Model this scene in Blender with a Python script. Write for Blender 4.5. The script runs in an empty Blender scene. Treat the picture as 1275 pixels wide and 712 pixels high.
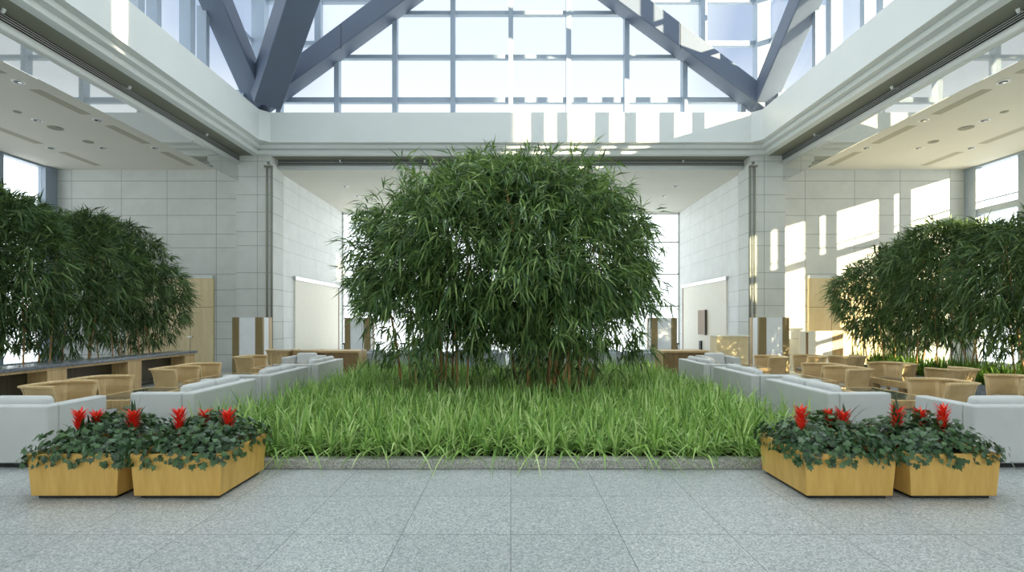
import bpy, bmesh, math, random
import numpy as np
from mathutils import Vector, Matrix
random.seed(7)
rng = np.random.default_rng(11)
C = bpy.context.scene.collection
F, H, CX, HY = 625.0, 1.57, 636.0, 398.0          # focal length in px, eye height, vanishing point

# ------------------------------------------------------------------ helpers
class MB:
    def __init__(s): s.v = []; s.f = []
    def add(s, vs, fs):
        n = len(s.v); s.v += [tuple(p) for p in vs]; s.f += [tuple(i + n for i in f) for f in fs]; return s
    def box(s, x0, x1, y0, y1, z0, z1, M=None):
        vs = [(x, y, z) for z in (z0, z1) for (x, y) in ((x0, y0), (x1, y0), (x1, y1), (x0, y1))]
        if M is not None: vs = [M @ Vector(p) for p in vs]
        return s.add(vs, [(3, 2, 1, 0), (4, 5, 6, 7), (0, 1, 5, 4), (1, 2, 6, 5), (2, 3, 7, 6), (3, 0, 4, 7)])
    def frustum(s, b, t, z0, z1):                  # rectangles (x0,x1,y0,y1) below and above
        vs = [(b[0], b[2], z0), (b[1], b[2], z0), (b[1], b[3], z0), (b[0], b[3], z0),
              (t[0], t[2], z1), (t[1], t[2], z1), (t[1], t[3], z1), (t[0], t[3], z1)]
        return s.add(vs, [(3, 2, 1, 0), (4, 5, 6, 7), (0, 1, 5, 4), (1, 2, 6, 5), (2, 3, 7, 6), (3, 0, 4, 7)])
    def prism(s, poly, axis, a, b):                # polygon extruded along an axis
        n = len(poly)
        def p(q, t):
            return (t, q[0], q[1]) if axis == 'x' else (q[0], t, q[1]) if axis == 'y' else (q[0], q[1], t)
        vs = [p(q, a) for q in poly] + [p(q, b) for q in poly]
        fs = [tuple(range(n)), tuple(range(2 * n - 1, n - 1, -1))] + [(i, i + n, (i + 1) % n + n, (i + 1) % n) for i in range(n)]
        return s.add(vs, fs)
    def tube(s, pts, r, n=8, caps=True):
        pts = [Vector(p) for p in pts]; m = len(pts)
        rr = r if isinstance(r, (list, tuple)) else [r] * m
        vs = []
        for i, p in enumerate(pts):
            d = (pts[min(i + 1, m - 1)] - pts[max(i - 1, 0)]).normalized()
            u = d.cross(Vector((0, 1, 0)) if abs(d.y) < .9 else Vector((1, 0, 0))).normalized(); w = d.cross(u)
            for k in range(n):
                a = 2 * math.pi * k / n; vs.append(p + (u * math.cos(a) + w * math.sin(a)) * rr[i])
        fs = [(i * n + k, i * n + (k + 1) % n, (i + 1) * n + (k + 1) % n, (i + 1) * n + k) for i in range(m - 1) for k in range(n)]
        if caps: fs += [tuple(range(n - 1, -1, -1)), tuple((m - 1) * n + k for k in range(n))]
        return s.add(vs, fs)
    def disc(s, x, y, z0, z1, r, n=20):
        return s.tube([(x, y, z0), (x, y, z1)], r, n)
    def sweep(s, path, nrm, prof):                 # closed profile (outward offset, z) along an open plan path
        k = len(prof); m = len(path)
        vs = [(p[0] + q[0] * o, p[1] + q[1] * o, z) for p, q in zip(path, nrm) for (o, z) in prof]
        fs = [(i * k + j, i * k + (j + 1) % k, (i + 1) * k + (j + 1) % k, (i + 1) * k + j) for i in range(m - 1) for j in range(k)]
        fs += [tuple(range(k)), tuple((m - 1) * k + j for j in range(k - 1, -1, -1))]
        return s.add(vs, fs)
    def build(s, name, mat, parent=None, bevel=0, smooth=False, seg=2):
        me = bpy.data.meshes.new(name); me.from_pydata(s.v, [], s.f)
        bm = bmesh.new(); bm.from_mesh(me); bmesh.ops.recalc_face_normals(bm, faces=bm.faces); bm.to_mesh(me); bm.free()
        if smooth:
            for p in me.polygons: p.use_smooth = True
        me.materials.append(mat)
        o = bpy.data.objects.new(name, me); C.objects.link(o)
        if parent: o.parent = parent
        if bevel:
            b = o.modifiers.new('bevel', 'BEVEL'); b.width = bevel; b.segments = seg; b.limit_method = 'ANGLE'
            for p in me.polygons: p.use_smooth = True
            w = o.modifiers.new('wn', 'WEIGHTED_NORMAL'); w.keep_sharp = False
        return o

def np_mesh(name, V, Fc, mat, parent=None, smooth=False):
    """V (n,3); Fc (m,k) equal-sized faces"""
    me = bpy.data.meshes.new(name); m, k = Fc.shape
    me.vertices.add(len(V)); me.vertices.foreach_set('co', np.ascontiguousarray(V, dtype=np.float32).ravel())
    me.loops.add(m * k); me.loops.foreach_set('vertex_index', np.ascontiguousarray(Fc, dtype=np.int32).ravel())
    me.polygons.add(m); me.polygons.foreach_set('loop_start', np.arange(0, m * k, k, dtype=np.int32))
    me.polygons.foreach_set('loop_total', np.full(m, k, dtype=np.int32))
    if smooth: me.polygons.foreach_set('use_smooth', np.ones(m, dtype=bool))
    me.update(calc_edges=True); me.validate()
    me.materials.append(mat)
    o = bpy.data.objects.new(name, me); C.objects.link(o)
    if parent: o.parent = parent
    return o

def tag(o, label=None, cat=None, group=None, kind=None):
    if label: o['label'] = label
    if cat: o['category'] = cat
    if group: o['group'] = group
    if kind: o['kind'] = kind
    return o
def struct(o, label=None): return tag(o, label, None, None, 'structure')
def thing(name, label, cat, loc=(0, 0, 0), rz=0, group=None):
    o = bpy.data.objects.new(name, None); C.objects.link(o); o.empty_display_size = .1
    o.location = loc; o.rotation_euler = (0, 0, rz)
    return tag(o, label, cat, group)
KIDS = {}
def dup(root, loc, rz=0, label=None, group=None, mirror=False):
    r = root.copy(); C.objects.link(r); r.location = loc; r.rotation_euler = (0, 0, rz)
    if mirror: r.scale = (-1, 1, 1)
    if label: r['label'] = label
    if group: r['group'] = group
    for ch in [o for o in bpy.data.objects if o.parent == root]:
        c = ch.copy(); C.objects.link(c); c.parent = r
        for g in [o for o in bpy.data.objects if o.parent == ch]:
            d = g.copy(); C.objects.link(d); d.parent = c
    return r

# ------------------------------------------------------------------ materials
def srgb(r, g, b):
    f = lambda c: c / 12.92 if c <= .04045 else ((c + .055) / 1.055) ** 2.4
    return (f(r / 255), f(g / 255), f(b / 255), 1)
class NT:
    def __init__(s, name):
        s.m = bpy.data.materials.new(name); s.m.use_nodes = True; s.t = s.m.node_tree
        s.n = s.t.nodes; s.l = s.t.links; s.b = s.n['Principled BSDF']; s.out = s.n['Material Output']
    def new(s, t, **k):
        n = s.n.new(t)
        for a, v in k.items(): setattr(n, a, v)
        return n
    def link(s, a, b): s.l.new(a, b)
    def math(s, op, a, b=None, c=None):
        n = s.new('ShaderNodeMath', operation=op)
        for i, v in enumerate((a, b, c)):
            if v is None: continue
            if hasattr(v, 'links'): s.link(v, n.inputs[i])
            else: n.inputs[i].default_value = v
        return n.outputs[0]
    def mix(s, fac, a, b, mode='MIX'):
        n = s.new('ShaderNodeMix', data_type='RGBA', blend_type=mode)
        for sock, v in ((n.inputs[0], fac), (n.inputs[6], a), (n.inputs[7], b)):
            if hasattr(v, 'links'): s.link(v, sock)
            else: sock.default_value = v
        return n.outputs[2]
    def coords(s, world=True):
        if world: return s.new('ShaderNodeNewGeometry').outputs['Position']
        return s.new('ShaderNodeTexCoord').outputs['Object']
    def noise(s, vec, scale, detail=3, rough=.5):
        n = s.new('ShaderNodeTexNoise'); n.inputs['Scale'].default_value = scale
        n.inputs['Detail'].default_value = detail; n.inputs['Roughness'].default_value = rough
        s.link(vec, n.inputs['Vector']); return n.outputs['Fac']
    def ramp(s, fac, stops, interp='LINEAR'):
        n = s.new('ShaderNodeValToRGB'); n.color_ramp.interpolation = interp; e = n.color_ramp.elements
        while len(e) < len(stops): e.new(.5)
        for el, (p, c) in zip(e, stops): el.position = p; el.color = c
        s.link(fac, n.inputs[0]); return n.outputs[0]
    def bump(s, h, strength=.2, dist=.01):
        n = s.new('ShaderNodeBump'); n.inputs['Strength'].default_value = strength; n.inputs['Distance'].default_value = dist
        s.link(h, n.inputs['Height']); s.link(n.outputs[0], s.b.inputs['Normal'])
    def set(s, rough=None, spec=None, metal=None, col=None, ior=None):
        if rough is not None: s.b.inputs['Roughness'].default_value = rough
        if spec is not None: s.b.inputs['Specular IOR Level'].default_value = spec
        if metal is not None: s.b.inputs['Metallic'].default_value = metal
        if ior is not None: s.b.inputs['IOR'].default_value = ior
        if col is not None:
            if hasattr(col, 'links'): s.link(col, s.b.inputs['Base Color'])
            else: s.b.inputs['Base Color'].default_value = col
        return s.m
def scale4(c, k): return (c[0] * k, c[1] * k, c[2] * k, 1)

def m_plain(name, col, rough=.5, spec=.4, var=.06, scale=6, metal=0, ior=None):
    t = NT(name); n = t.noise(t.coords(), scale, 4)
    c = t.ramp(n, [(.3, scale4(col, 1 - var)), (.7, scale4(col, 1 + var))])
    return t.set(rough, spec, metal, c, ior)

def m_lines(name, col, joint, zs, hs, axis, lo, span, w=.014, rough=.55, mott=.06):
    """cut stone cladding: joints at the given heights and at the given places along an axis"""
    t = NT(name); p = t.coords(); sp = t.new('ShaderNodeSeparateXYZ'); t.link(p, sp.inputs[0])
    def lines(src, vals, *_):
        acc = None
        for v in vals:
            q = t.math('COMPARE', src, v, w / 2)
            acc = q if acc is None else t.math('MAXIMUM', acc, q)
        return acc
    lz = lines(sp.outputs[2], zs, 0, 10)
    src = sp.outputs[axis]
    if axis == 0: src = t.math('ABSOLUTE', src)
    lh = lines(src, hs, lo, span)
    j = t.math('MAXIMUM', lz, lh)
    n = t.noise(p, 2.2, 5, .6); n2 = t.noise(p, 60, 2)
    c = t.ramp(n, [(.3, scale4(col, 1 - mott)), (.7, scale4(col, 1 + mott))])
    c = t.mix(.12, c, t.ramp(n2, [(.35, scale4(col, .7)), (.65, scale4(col, 1.2))]))
    t.set(rough, .3, 0, t.mix(j, c, joint))
    t.bump(t.math('SUBTRACT', 1.0, j), .5, .01)
    return t.m

ZS = [.42, .94, 1.5, 2.02, 2.55, 3.07, 3.93, 4.38, 5.0, 5.55, 6.13, 6.62]
stone = srgb(206, 208, 203); joint = srgb(136, 140, 136)
M = {}
M['stone_back'] = m_lines('stone_cladding_back', stone, joint, ZS, [8.08, 8.97, 9.68, 11.3, 12.8, 14.44], 0, 7, 10)
M['stone_side'] = m_lines('stone_cladding_side', srgb(226, 228, 226), srgb(190, 193, 191), ZS, [17.0, 18.4, 20.0, 21.6], 1, 14, 12)  # paler copy of the cladding, back window light put into its colour
M['white'] = m_plain('white_painted_metal', srgb(216, 220, 218), .38, .45, .02, 1.2)
M['gloss'] = m_plain('polished_white_strip', srgb(150, 152, 144), .04, .9, .02, 1, ior=2.3)
M['ceil'] = m_plain('plaster_ceiling', srgb(205, 203, 192), .8, .2, .02, .8)
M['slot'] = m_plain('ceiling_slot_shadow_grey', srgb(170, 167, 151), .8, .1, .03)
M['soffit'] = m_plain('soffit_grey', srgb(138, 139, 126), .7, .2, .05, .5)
M['slat'] = m_plain('dark_slat_metal', srgb(44, 47, 46), .5, .3)
M['steel'] = m_plain('painted_blue_grey_steel', srgb(98, 109, 128), .45, .4, .05, .7)
M['mull'] = m_plain('mullion_aluminium', srgb(150, 163, 178), .4, .5, .03, .6)
M['black'] = m_plain('black_metal', srgb(28, 29, 30), .5, .4)
M['chrome'] = m_plain('brushed_metal', srgb(200, 200, 198), .3, .5, .03, 8, metal=.9)

def m_glass():
    t = NT('clear_glass'); t.n.remove(t.b)
    tr = t.new('ShaderNodeBsdfTransparent'); tr.inputs[0].default_value = (.96, .985, .985, 1)
    gl = t.new('ShaderNodeBsdfGlossy'); gl.inputs['Roughness'].default_value = .0
    fr = t.new('ShaderNodeFresnel'); fr.inputs[0].default_value = 1.35
    mx = t.new('ShaderNodeMixShader'); g = t.new('ShaderNodeNewGeometry'); t.link(t.math('MULTIPLY', fr.outputs[0], t.math('SUBTRACT', 1.0, g.outputs['Backfacing'])), mx.inputs[0]); t.link(tr.outputs[0], mx.inputs[1]); t.link(gl.outputs[0], mx.inputs[2])
    t.link(mx.outputs[0], t.out.inputs[0]); return t.m
M['glass'] = m_glass()
def m_rglass():
    t = NT('reflective_coated_glass'); t.n.remove(t.b)
    tr = t.new('ShaderNodeBsdfTransparent'); tr.inputs[0].default_value = (.93, .96, .96, 1)
    gl = t.new('ShaderNodeBsdfGlossy'); gl.inputs['Roughness'].default_value = .02
    g = t.new('ShaderNodeNewGeometry'); lw = t.new('ShaderNodeLayerWeight'); lw.inputs[0].default_value = .5
    f = t.math('MULTIPLY', t.math('ADD', t.math('MULTIPLY', lw.outputs['Facing'], .45), .35), t.math('SUBTRACT', 1.0, g.outputs['Backfacing']))
    mx = t.new('ShaderNodeMixShader'); t.link(f, mx.inputs[0]); t.link(tr.outputs[0], mx.inputs[1]); t.link(gl.outputs[0], mx.inputs[2])
    t.link(mx.outputs[0], t.out.inputs[0]); return t.m
M['rglass'] = m_rglass()

def m_floor():
    t = NT('grey_granite_tiles'); p = t.coords(); sp = t.new('ShaderNodeSeparateXYZ'); t.link(p, sp.inputs[0])
    def lines(src, off):
        m = t.math('FRACT', t.math('DIVIDE', t.math('ADD', src, off), .8))
        d = t.math('MINIMUM', m, t.math('SUBTRACT', 1.0, m))
        return t.math('LESS_THAN', d, .003)
    j = t.math('MAXIMUM', lines(sp.outputs[0], 80.0), lines(sp.outputs[1], 80.0 - 3.67 + .8 * 4))
    # per-tile tone
    fx = t.math('FLOOR', t.math('DIVIDE', t.math('ADD', sp.outputs[0], 80.0), .8)); fy = t.math('FLOOR', t.math('DIVIDE', t.math('ADD', sp.outputs[1], 79.53), .8))
    cb = t.new('ShaderNodeCombineXYZ'); t.link(fx, cb.inputs[0]); t.link(fy, cb.inputs[1])
    wn = t.new('ShaderNodeTexWhiteNoise'); wn.noise_dimensions = '3D'; t.link(cb.outputs[0], wn.inputs['Vector'])
    vo = t.new('ShaderNodeTexVoronoi'); vo.inputs['Scale'].default_value = 95; t.link(p, vo.inputs['Vector'])
    sv = t.new('ShaderNodeSeparateColor'); t.link(vo.outputs['Color'], sv.inputs[0])
    n = t.noise(p, 130, 3, .7); n2 = t.noise(p, 1.5, 4)
    g = t.math('ADD', t.math('MULTIPLY', sv.outputs[0], .55), t.math('MULTIPLY', n, .45))
    c = t.ramp(g, [(.12, srgb(112, 117, 119)), (.42, srgb(166, 171, 171)), (.62, srgb(188, 192, 191)), (.85, srgb(222, 224, 220))])
    c = t.mix(t.math('MULTIPLY', wn.outputs[0], .14), c, srgb(120, 126, 128))
    c = t.mix(t.math('MULTIPLY', n2, .18), c, srgb(150, 155, 156))
    t.set(.38, .45, 0, t.mix(j, c, srgb(86, 90, 92))); return t.m
M['floor'] = m_floor()
def m_granite(name, a, b, rough=.3, sc=110):
    t = NT(name); p = t.coords(); vo = t.new('ShaderNodeTexVoronoi'); vo.inputs['Scale'].default_value = sc; t.link(p, vo.inputs['Vector'])
    sv = t.new('ShaderNodeSeparateColor'); t.link(vo.outputs['Color'], sv.inputs[0])
    return t.set(rough, .5, 0, t.ramp(sv.outputs[0], [(.1, a), (.9, b)]))
M['kerb'] = m_granite('kerb_granite', srgb(128, 128, 120), srgb(188, 187, 178), .5)
M['dgranite'] = m_granite('dark_granite', srgb(70, 76, 84), srgb(140, 146, 152), .2)
M['lgranite'] = m_granite('pale_granite', srgb(150, 156, 160), srgb(205, 208, 208), .45)

def m_wood(name, a, b, sc=9, rough=.4, axis='z', spec=.4):
    t = NT(name); p = t.coords(False); mp = t.new('ShaderNodeMapping'); t.link(p, mp.inputs[0])
    mp.inputs['Scale'].default_value = {'z': (sc, sc, .7), 'x': (.7, sc, sc), 'y': (sc, .7, sc)}[axis]
    n = t.noise(mp.outputs[0], 1.6, 5, .6); n2 = t.noise(mp.outputs[0], 9, 3, .6)
    c = t.ramp(t.math('ADD', t.math('MULTIPLY', n, .8), t.math('MULTIPLY', n2, .2)), [(.33, a), (.67, b)])
    t.set(rough, spec, 0, c); return t.m
M['planter'] = m_wood('golden_veneer', srgb(204, 158, 78), srgb(230, 190, 108), 7, .38)
M['oak'] = m_wood('pale_oak', srgb(168, 138, 92), srgb(202, 174, 126), 14, .42)
M['oakd'] = m_wood('brown_oak', srgb(118, 92, 58), srgb(150, 120, 80), 14, .45)
M['olive'] = m_wood('olive_brown_oak', srgb(128, 112, 76), srgb(152, 134, 94), 14, .5)
M['olive_shade'] = m_wood('recess_shaded_oak', srgb(66, 60, 44), srgb(84, 76, 56), 14, .55)  # back panel oak darkened to carry the shade of the counter recess
M['panel'] = m_wood('cream_oak_panelling', srgb(214, 194, 148), srgb(228, 210, 168), 5, .5)
M['cream'] = m_plain('cream_lacquer_panel', srgb(235, 231, 216), .5, .3, .02)
def m_cane():
    t = NT('woven_cane'); p = t.coords(False); sp = t.new('ShaderNodeSeparateXYZ'); t.link(p, sp.inputs[0])
    s = 520.0
    a = t.math('SINE', t.math('MULTIPLY', t.math('ADD', sp.outputs[0], sp.outputs[1]), s)); b = t.math('SINE', t.math('MULTIPLY', sp.outputs[2], s))
    w = t.math('MULTIPLY', a, b); n = t.noise(p, 5, 3)
    c = t.ramp(n, [(.3, srgb(206, 176, 126)), (.7, srgb(226, 198, 150))])
    c = t.mix(t.math('MULTIPLY', t.math('ADD', w, 1.0), .22), c, srgb(128, 102, 66))
    t.set(.55, .3, 0, c); t.bump(w, .3, .003); return t.m
M['cane'] = m_cane()
M['rim'] = m_wood('pale_rim_wood', srgb(196, 168, 120), srgb(222, 198, 152), 14, .35)
def m_fabric(name, col):
    t = NT(name); p = t.coords(False); sp = t.new('ShaderNodeSeparateXYZ'); t.link(p, sp.inputs[0])
    ln = t.math('SINE', t.math('MULTIPLY', sp.outputs[2], 330.0)); n = t.noise(p, 180, 2); n2 = t.noise(p, 2.5, 3)
    h = t.math('ADD', t.math('MULTIPLY', ln, .35), n)
    c = t.ramp(n2, [(.3, scale4(col, .95)), (.7, scale4(col, 1.04))])
    c = t.mix(t.math('MULTIPLY', t.math('ADD', ln, 1.0), .06), c, scale4(col, .55))
    t.set(.9, .15, 0, c); t.bump(h, .25, .002); return t.m
M['sofa'] = m_fabric('light_grey_upholstery', srgb(200, 202, 200))
M['cush'] = m_fabric('pale_grey_cushion', srgb(206, 208, 206))
M['sofad'] = m_fabric('blue_grey_upholstery', srgb(172, 178, 184))
M['seat'] = m_fabric('beige_grey_seat', srgb(150, 142, 124))
M['darkfab'] = m_fabric('charcoal_upholstery', srgb(74, 80, 84))
M['screen'] = m_plain('pale_screen_fabric', srgb(238, 241, 242), .7, .2, .02)
M['tabletop'] = m_plain('dark_polished_glass_top', srgb(96, 98, 84), .03, .9, .05, ior=1.9)
M['soil'] = m_plain('dark_soil', srgb(44, 38, 30), .95, .1, .4, 30)
def m_leaf(name, cols, rough=.42, trans=.25, sp=.35, tc=None):
    t = NT(name); g = t.new('ShaderNodeNewGeometry')
    n = len(cols); c = t.ramp(g.outputs['Random Per Island'], [(i / (n - 1), c) for i, c in enumerate(cols)])
    t.set(rough, sp, 0, c)
    tr = t.new('ShaderNodeBsdfTranslucent'); t.link(t.mix(.5, c, tc or srgb(130, 160, 60)), tr.inputs[0])
    mx = t.new('ShaderNodeMixShader'); mx.inputs[0].default_value = trans
    t.link(t.b.outputs[0], mx.inputs[1]); t.link(tr.outputs[0], mx.inputs[2]); t.link(mx.outputs[0], t.out.inputs[0]); return t.m
M['bamboo'] = m_leaf('bamboo_leaf', [srgb(52, 78, 50), srgb(70, 99, 61), srgb(90, 121, 69), srgb(119, 148, 82), srgb(156, 178, 114)], .42, .24, .32)
M['hedge'] = m_leaf('bamboo_hedge_leaf', [srgb(46, 68, 48), srgb(60, 86, 56), srgb(76, 104, 64), srgb(100, 128, 76), srgb(134, 156, 104)], .42, .22, .32)
M['grass'] = m_leaf('lily_turf_blade', [srgb(92, 130, 68), srgb(130, 170, 86), srgb(154, 192, 100), srgb(178, 210, 122), srgb(208, 226, 160)], .45, .3)
M['ivy'] = m_leaf('ivy_leaf', [srgb(34, 60, 38), srgb(48, 78, 46), srgb(62, 94, 56), srgb(88, 118, 76)], .35, .15, .5)
M['fern'] = m_leaf('fern_leaf', [srgb(60, 96, 36), srgb(92, 130, 50), srgb(124, 160, 66)], .5, .3)
M['brom'] = m_leaf('bromeliad_leaf', [srgb(34, 58, 38), srgb(52, 80, 50)], .3, .1, .5)
M['red'] = m_leaf('bromeliad_bract', [srgb(214, 30, 22), srgb(232, 52, 34), srgb(240, 84, 50)], .4, .2, .4, srgb(240, 60, 30))
def m_culm():
    t = NT('bamboo_culm'); p = t.coords(); g = t.new('ShaderNodeObjectInfo')
    n = t.noise(p, 3, 3)
    c = t.ramp(n, [(.3, srgb(160, 110, 66)), (.5, srgb(212, 150, 94)), (.7, srgb(176, 150, 92))])
    c = t.mix(t.math('MULTIPLY', g.outputs['Random'], .5), c, srgb(112, 116, 60))
    t.set(.4, .4, 0, c); return t.m
M['culm'] = m_culm()
def m_emit(name, col, s):
    t = NT(name); t.set(.4, .3, 0, col); t.b.inputs['Emission Color'].default_value = col; t.b.inputs['Emission Strength'].default_value = s; return t.m
M['lamp'] = m_emit('downlight_lamp', (1, .86, .62, 1), 2.5)

# ------------------------------------------------------------------ the room
ZR = 17.0
AX, Y0, Y1 = 7.66, .2, 15.5                         # atrium inner line
struct(MB().box(-15.3, 15.3, -6.2, 23.6, -.3, 0).build('floor', M['floor']), 'speckled grey granite floor tiles')
CZ = 6.5
o1 = 1.04
ce = MB()
ce.box(-15.3, -AX - o1, -6.2, 16.0, CZ, 7.0).box(-15.3, -8.75, 16.0, 16.6, CZ, 7.0)
struct(ce.build('ceiling', M['ceil']), 'off white ceiling over the bay beside the stone counter')
ce = MB(); ce.box(AX + o1, 15.3, -6.2, 16.0, CZ, 7.0).box(8.75, 15.3, 16.0, 16.6, CZ, 7.0)
struct(ce.build('ceiling', M['ceil']), 'warm lit ceiling over the sunny bay')
struct(MB().box(-7.75, 7.75, Y1 + o1, 23.4, CZ, 7.0).build('ceiling', M['ceil']), 'ceiling of the deep bay behind the bamboo')
struct(MB().box(-8.7, 8.7, -6.2, Y0 - o1, CZ, 7.0).build('ceiling', M['ceil']))
n_trim = [0]
def trim(mb, mat, label=None, **k):
    n_trim[0] += 1
    return struct(mb.build('trim_%d' % n_trim[0], mat, **k), label)
for s in (-1, 1):                                   # reflective glass smoke curtains hanging from the ceiling edge
    a, b = sorted((s * 8.66, s * 8.675))
    n_trim[0] += 1
    struct(MB().box(a, b, -5.9, 15.98, 5.98, CZ).build('trim_%d' % n_trim[0], M['rglass']), 'reflecting glass panel hanging from the ceiling edge')
    for xx in (10.2, 13.2):                         # flat strips between the lamps, slot shade painted in grey
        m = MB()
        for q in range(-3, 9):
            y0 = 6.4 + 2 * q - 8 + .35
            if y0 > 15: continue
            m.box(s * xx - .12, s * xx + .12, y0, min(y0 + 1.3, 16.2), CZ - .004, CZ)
        trim(m, M['slot'], 'flat grey strips painted as slot shade on the ceiling')
def ring(oa, ob, z0, z1, gap=None):
    m = MB()
    xa, xb = AX + oa, AX + ob; ya, yb = Y1 + oa, Y1 + ob; fa, fb = Y0 - oa, Y0 - ob
    m.box(-xb, xb, ya, yb, z0, z1); m.box(-xb, xb, fb, fa, z0, z1)
    m.box(-xb, -xa, fa, ya, z0, z1); m.box(xa, xb, fa, ya, z0, z1)
    return m
fz0, fz1 = 7.05, 7.97
m = ring(0, .42, fz0, fz1)
for sx in (-1, 1):                                  # small diagonal corner panels
    m.prism([(sx * AX, Y1), (sx * (AX - .24), Y1), (sx * AX, Y1 - .24)], 'z', fz0 + .001, fz1 - .001)
trim(m, M['white'], 'deep white fascia round the skylight well')
trim(ring(.18, .44, 6.93, fz0 - .004), M['white'], 'upper cornice step')
trim(ring(.34, .55, 6.80, 6.926), M['white'], 'lower cornice step')
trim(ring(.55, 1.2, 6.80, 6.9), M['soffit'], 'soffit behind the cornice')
# slats and rounded edge, cut at the pillars
def edge_runs():
    return [((-AX - o1, -5.9), (-AX - o1, 16.0)), ((AX + o1, -5.9), (AX + o1, 16.0)), ((-7.65, Y1 + o1), (7.65, Y1 + o1))]
sl = MB()
for s in (-1, 1):
    for k in range(3):
        z = 6.675 + k * .042
        a, b = sorted((s * (AX + .976), s * (AX + .980)))
        sl.box(a, b, -5.9, 16.0, z, z + .010)
for k in range(3): sl.box(-7.65, 7.65, Y1 + .974, Y1 + .982, 6.675 + k * .042, 6.685 + k * .042)
trim(sl, M['white'], 'thin pale slats of the air outlet')
bk = MB()
for s in (-1, 1):
    a, b = sorted((s * (AX + .99), s * (AX + 1.1))); bk.box(a, b, -5.9, 16.0, 6.6, 6.8)
bk.box(-7.65, 7.65, Y1 + .99, Y1 + 1.1, 6.6, 6.8)
trim(bk, M['slat'], 'dark backing of the air outlet')
pp = MB()
for (a, b) in edge_runs(): pp.tube([(a[0], a[1], 6.58), (b[0], b[1], 6.58)], .085, 14)
trim(pp, M['white'], 'rounded white edge of the lower ceiling', smooth=True)
# roof over the bays (outside)
rf = MB()
rf.box(-15.5, -AX - .3, -6.4, 16.7, 7.0, 7.5).box(AX + .3, 15.5, -6.4, 16.7, 7.0, 7.5)
rf.box(-8.2, 8.2, Y1 + .3, 23.6, 7.001, 7.45).box(-8.2, 8.2, -6.4, Y0 - .3, 7.001, 7.45)
trim(rf, M['white'], 'flat roof over the side bays')

# unseen blocks added outside to shade the near end of the sunny side
nb = MB().box(20, 22, -13, -3.6, 0, 26)
for z in range(1, 25, 3): nb.box(19.9, 20.0, -12.8, -3.8, z, z + 1.5)
nb.box(20, 22, -20, -13, 0, 12).box(20, 22, -46, -20, 0, 18)
struct(nb.build('wall_outside_sun_block', M['stone_back']), 'unseen blocks added outside to shade the room')
# walls
for s, nm in ((-1, 'left'), (1, 'right')):
    a, b = sorted((s * 15.15, s * 8.75))
    struct(MB().box(a, b, 16.5, 16.85, 0, 7.0).build('wall_back_' + nm, M['stone_back']), 'pale stone clad wall' if s < 0 else 'sunlit stone clad wall')
    a, b = sorted((s * 8.75, s * 7.65))
    pl = MB().prism([(a, 16.0), (b, 16.0), (b, 16.83), (a, 16.83)] , 'z', 0, 6.8)
    struct(pl.build('wall_pillar_' + nm, M['stone_back']), 'stone clad corner pillar')
    a, b = sorted((s * 7.75, s * 8.1))
    struct(MB().box(a, b, 16.83, 23.4, 0, 7.0).build('wall_bay_' + nm, M['stone_side']), 'stone clad side wall of the deep bay')
    tb = MB()                                       # slim upright tubes on the pillar corner
    for (x, y) in ((7.60, 15.96), (7.74, 15.94)):
        tb.tube([(s * x, y, 0), (s * x, y, 6.45)], .035, 10)
    trim(tb, M['soffit'], 'pair of slim upright tubes on the pillar', smooth=True)
    tb = MB().box(s * 7.70 - .13, s * 7.70 + .13, 15.9, 15.99, 6.42, 6.47).box(s * 7.7 - .03, s * 7.7 + .03, 15.9, 15.99, 6.52, 6.58)
    trim(tb, M['soffit'], 'small bracket on the pillar')
    tb = MB().tube([(s * 8.79, 16.44, 0), (s * 8.79, 16.44, 6.5)], .05, 10).tube([(s * 7.71, 16.88, 0), (s * 7.71, 16.88, 6.5)], .05, 10)
    trim(tb, M['stone_back'], 'slim upright reveal trims', smooth=True)
struct(MB().box(-15.3, -8.7, -6.5, -6.2, 0, 7.0).box(8.7, 15.3, -6.5, -6.2, 0, 7.0).box(-8.7, 8.7, -6.5, -6.2, 6.5, 7.0).build('wall_front', M['stone_back']))
struct(MB().box(-8.7, 8.7, Y0 - .5, Y0 - .2, fz1, 10.4).box(-8.7, 3.4, Y0 - .5, Y0 - .2, 10.4, ZR).box(4.15, 8.7, Y0 - .5, Y0 - .2, 10.4, ZR).build('wall_front_sun_block', M['white']))  # unseen upper wall added to block sun, gap left for one sun patch

n_win = [0]
def window(frame, panes, fm, label):
    n_win[0] += 1
    w = struct(frame.build('window_%d' % n_win[0], fm), label)
    g = panes.build('window_pane', M['glass'], w); return w
# side bay windows: pairs of posts with a slot between, wide pane between pairs
for s in (-1, 1):
    fr, pn = MB(), MB()
    def bx(x0, x1, y0, y1, z0, z1):
        a, b = sorted((s * x0, s * x1)); fr.box(a, b, y0, y1, z0, z1)
    y = 16.5
    bx(14.9, 15.15, 16.08, 16.5, 0, CZ)
    y = 16.08
    while y > -6:
        bx(14.99, 15.06, y - 1.24 - .30, y - 1.24, 0, CZ)
        bx(14.99, 15.06, y - 1.24 - .36 - .19 - .34, y - 1.24 - .30 - .19, 0, CZ)
        bx(14.99, 15.06, y - 1.76, y - 1.52, 0, 5.0)
        y -= 2.13
    bx(14.93, 15.17, -6.2, 16.08, 4.92, 5.12); bx(15.1, 15.14, -6.2, 16.08, 5.36, 5.40)
    bx(14.93, 15.17, -6.2, 16.08, 0, .25); bx(14.93, 15.17, -6.2, 16.08, CZ - .06, CZ)
    bx(14.93, 15.17, -6.2, 16.08, 2.45, 2.55)
    a, b = sorted((s * 15.02, s * 15.04)); pn.box(a, b, -6.2, 16.08, .25, CZ - .06)
    window(fr, pn, M['mull'], 'tall window wall of the shaded bay' if s < 0 else 'tall window wall of the sunny bay')
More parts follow.
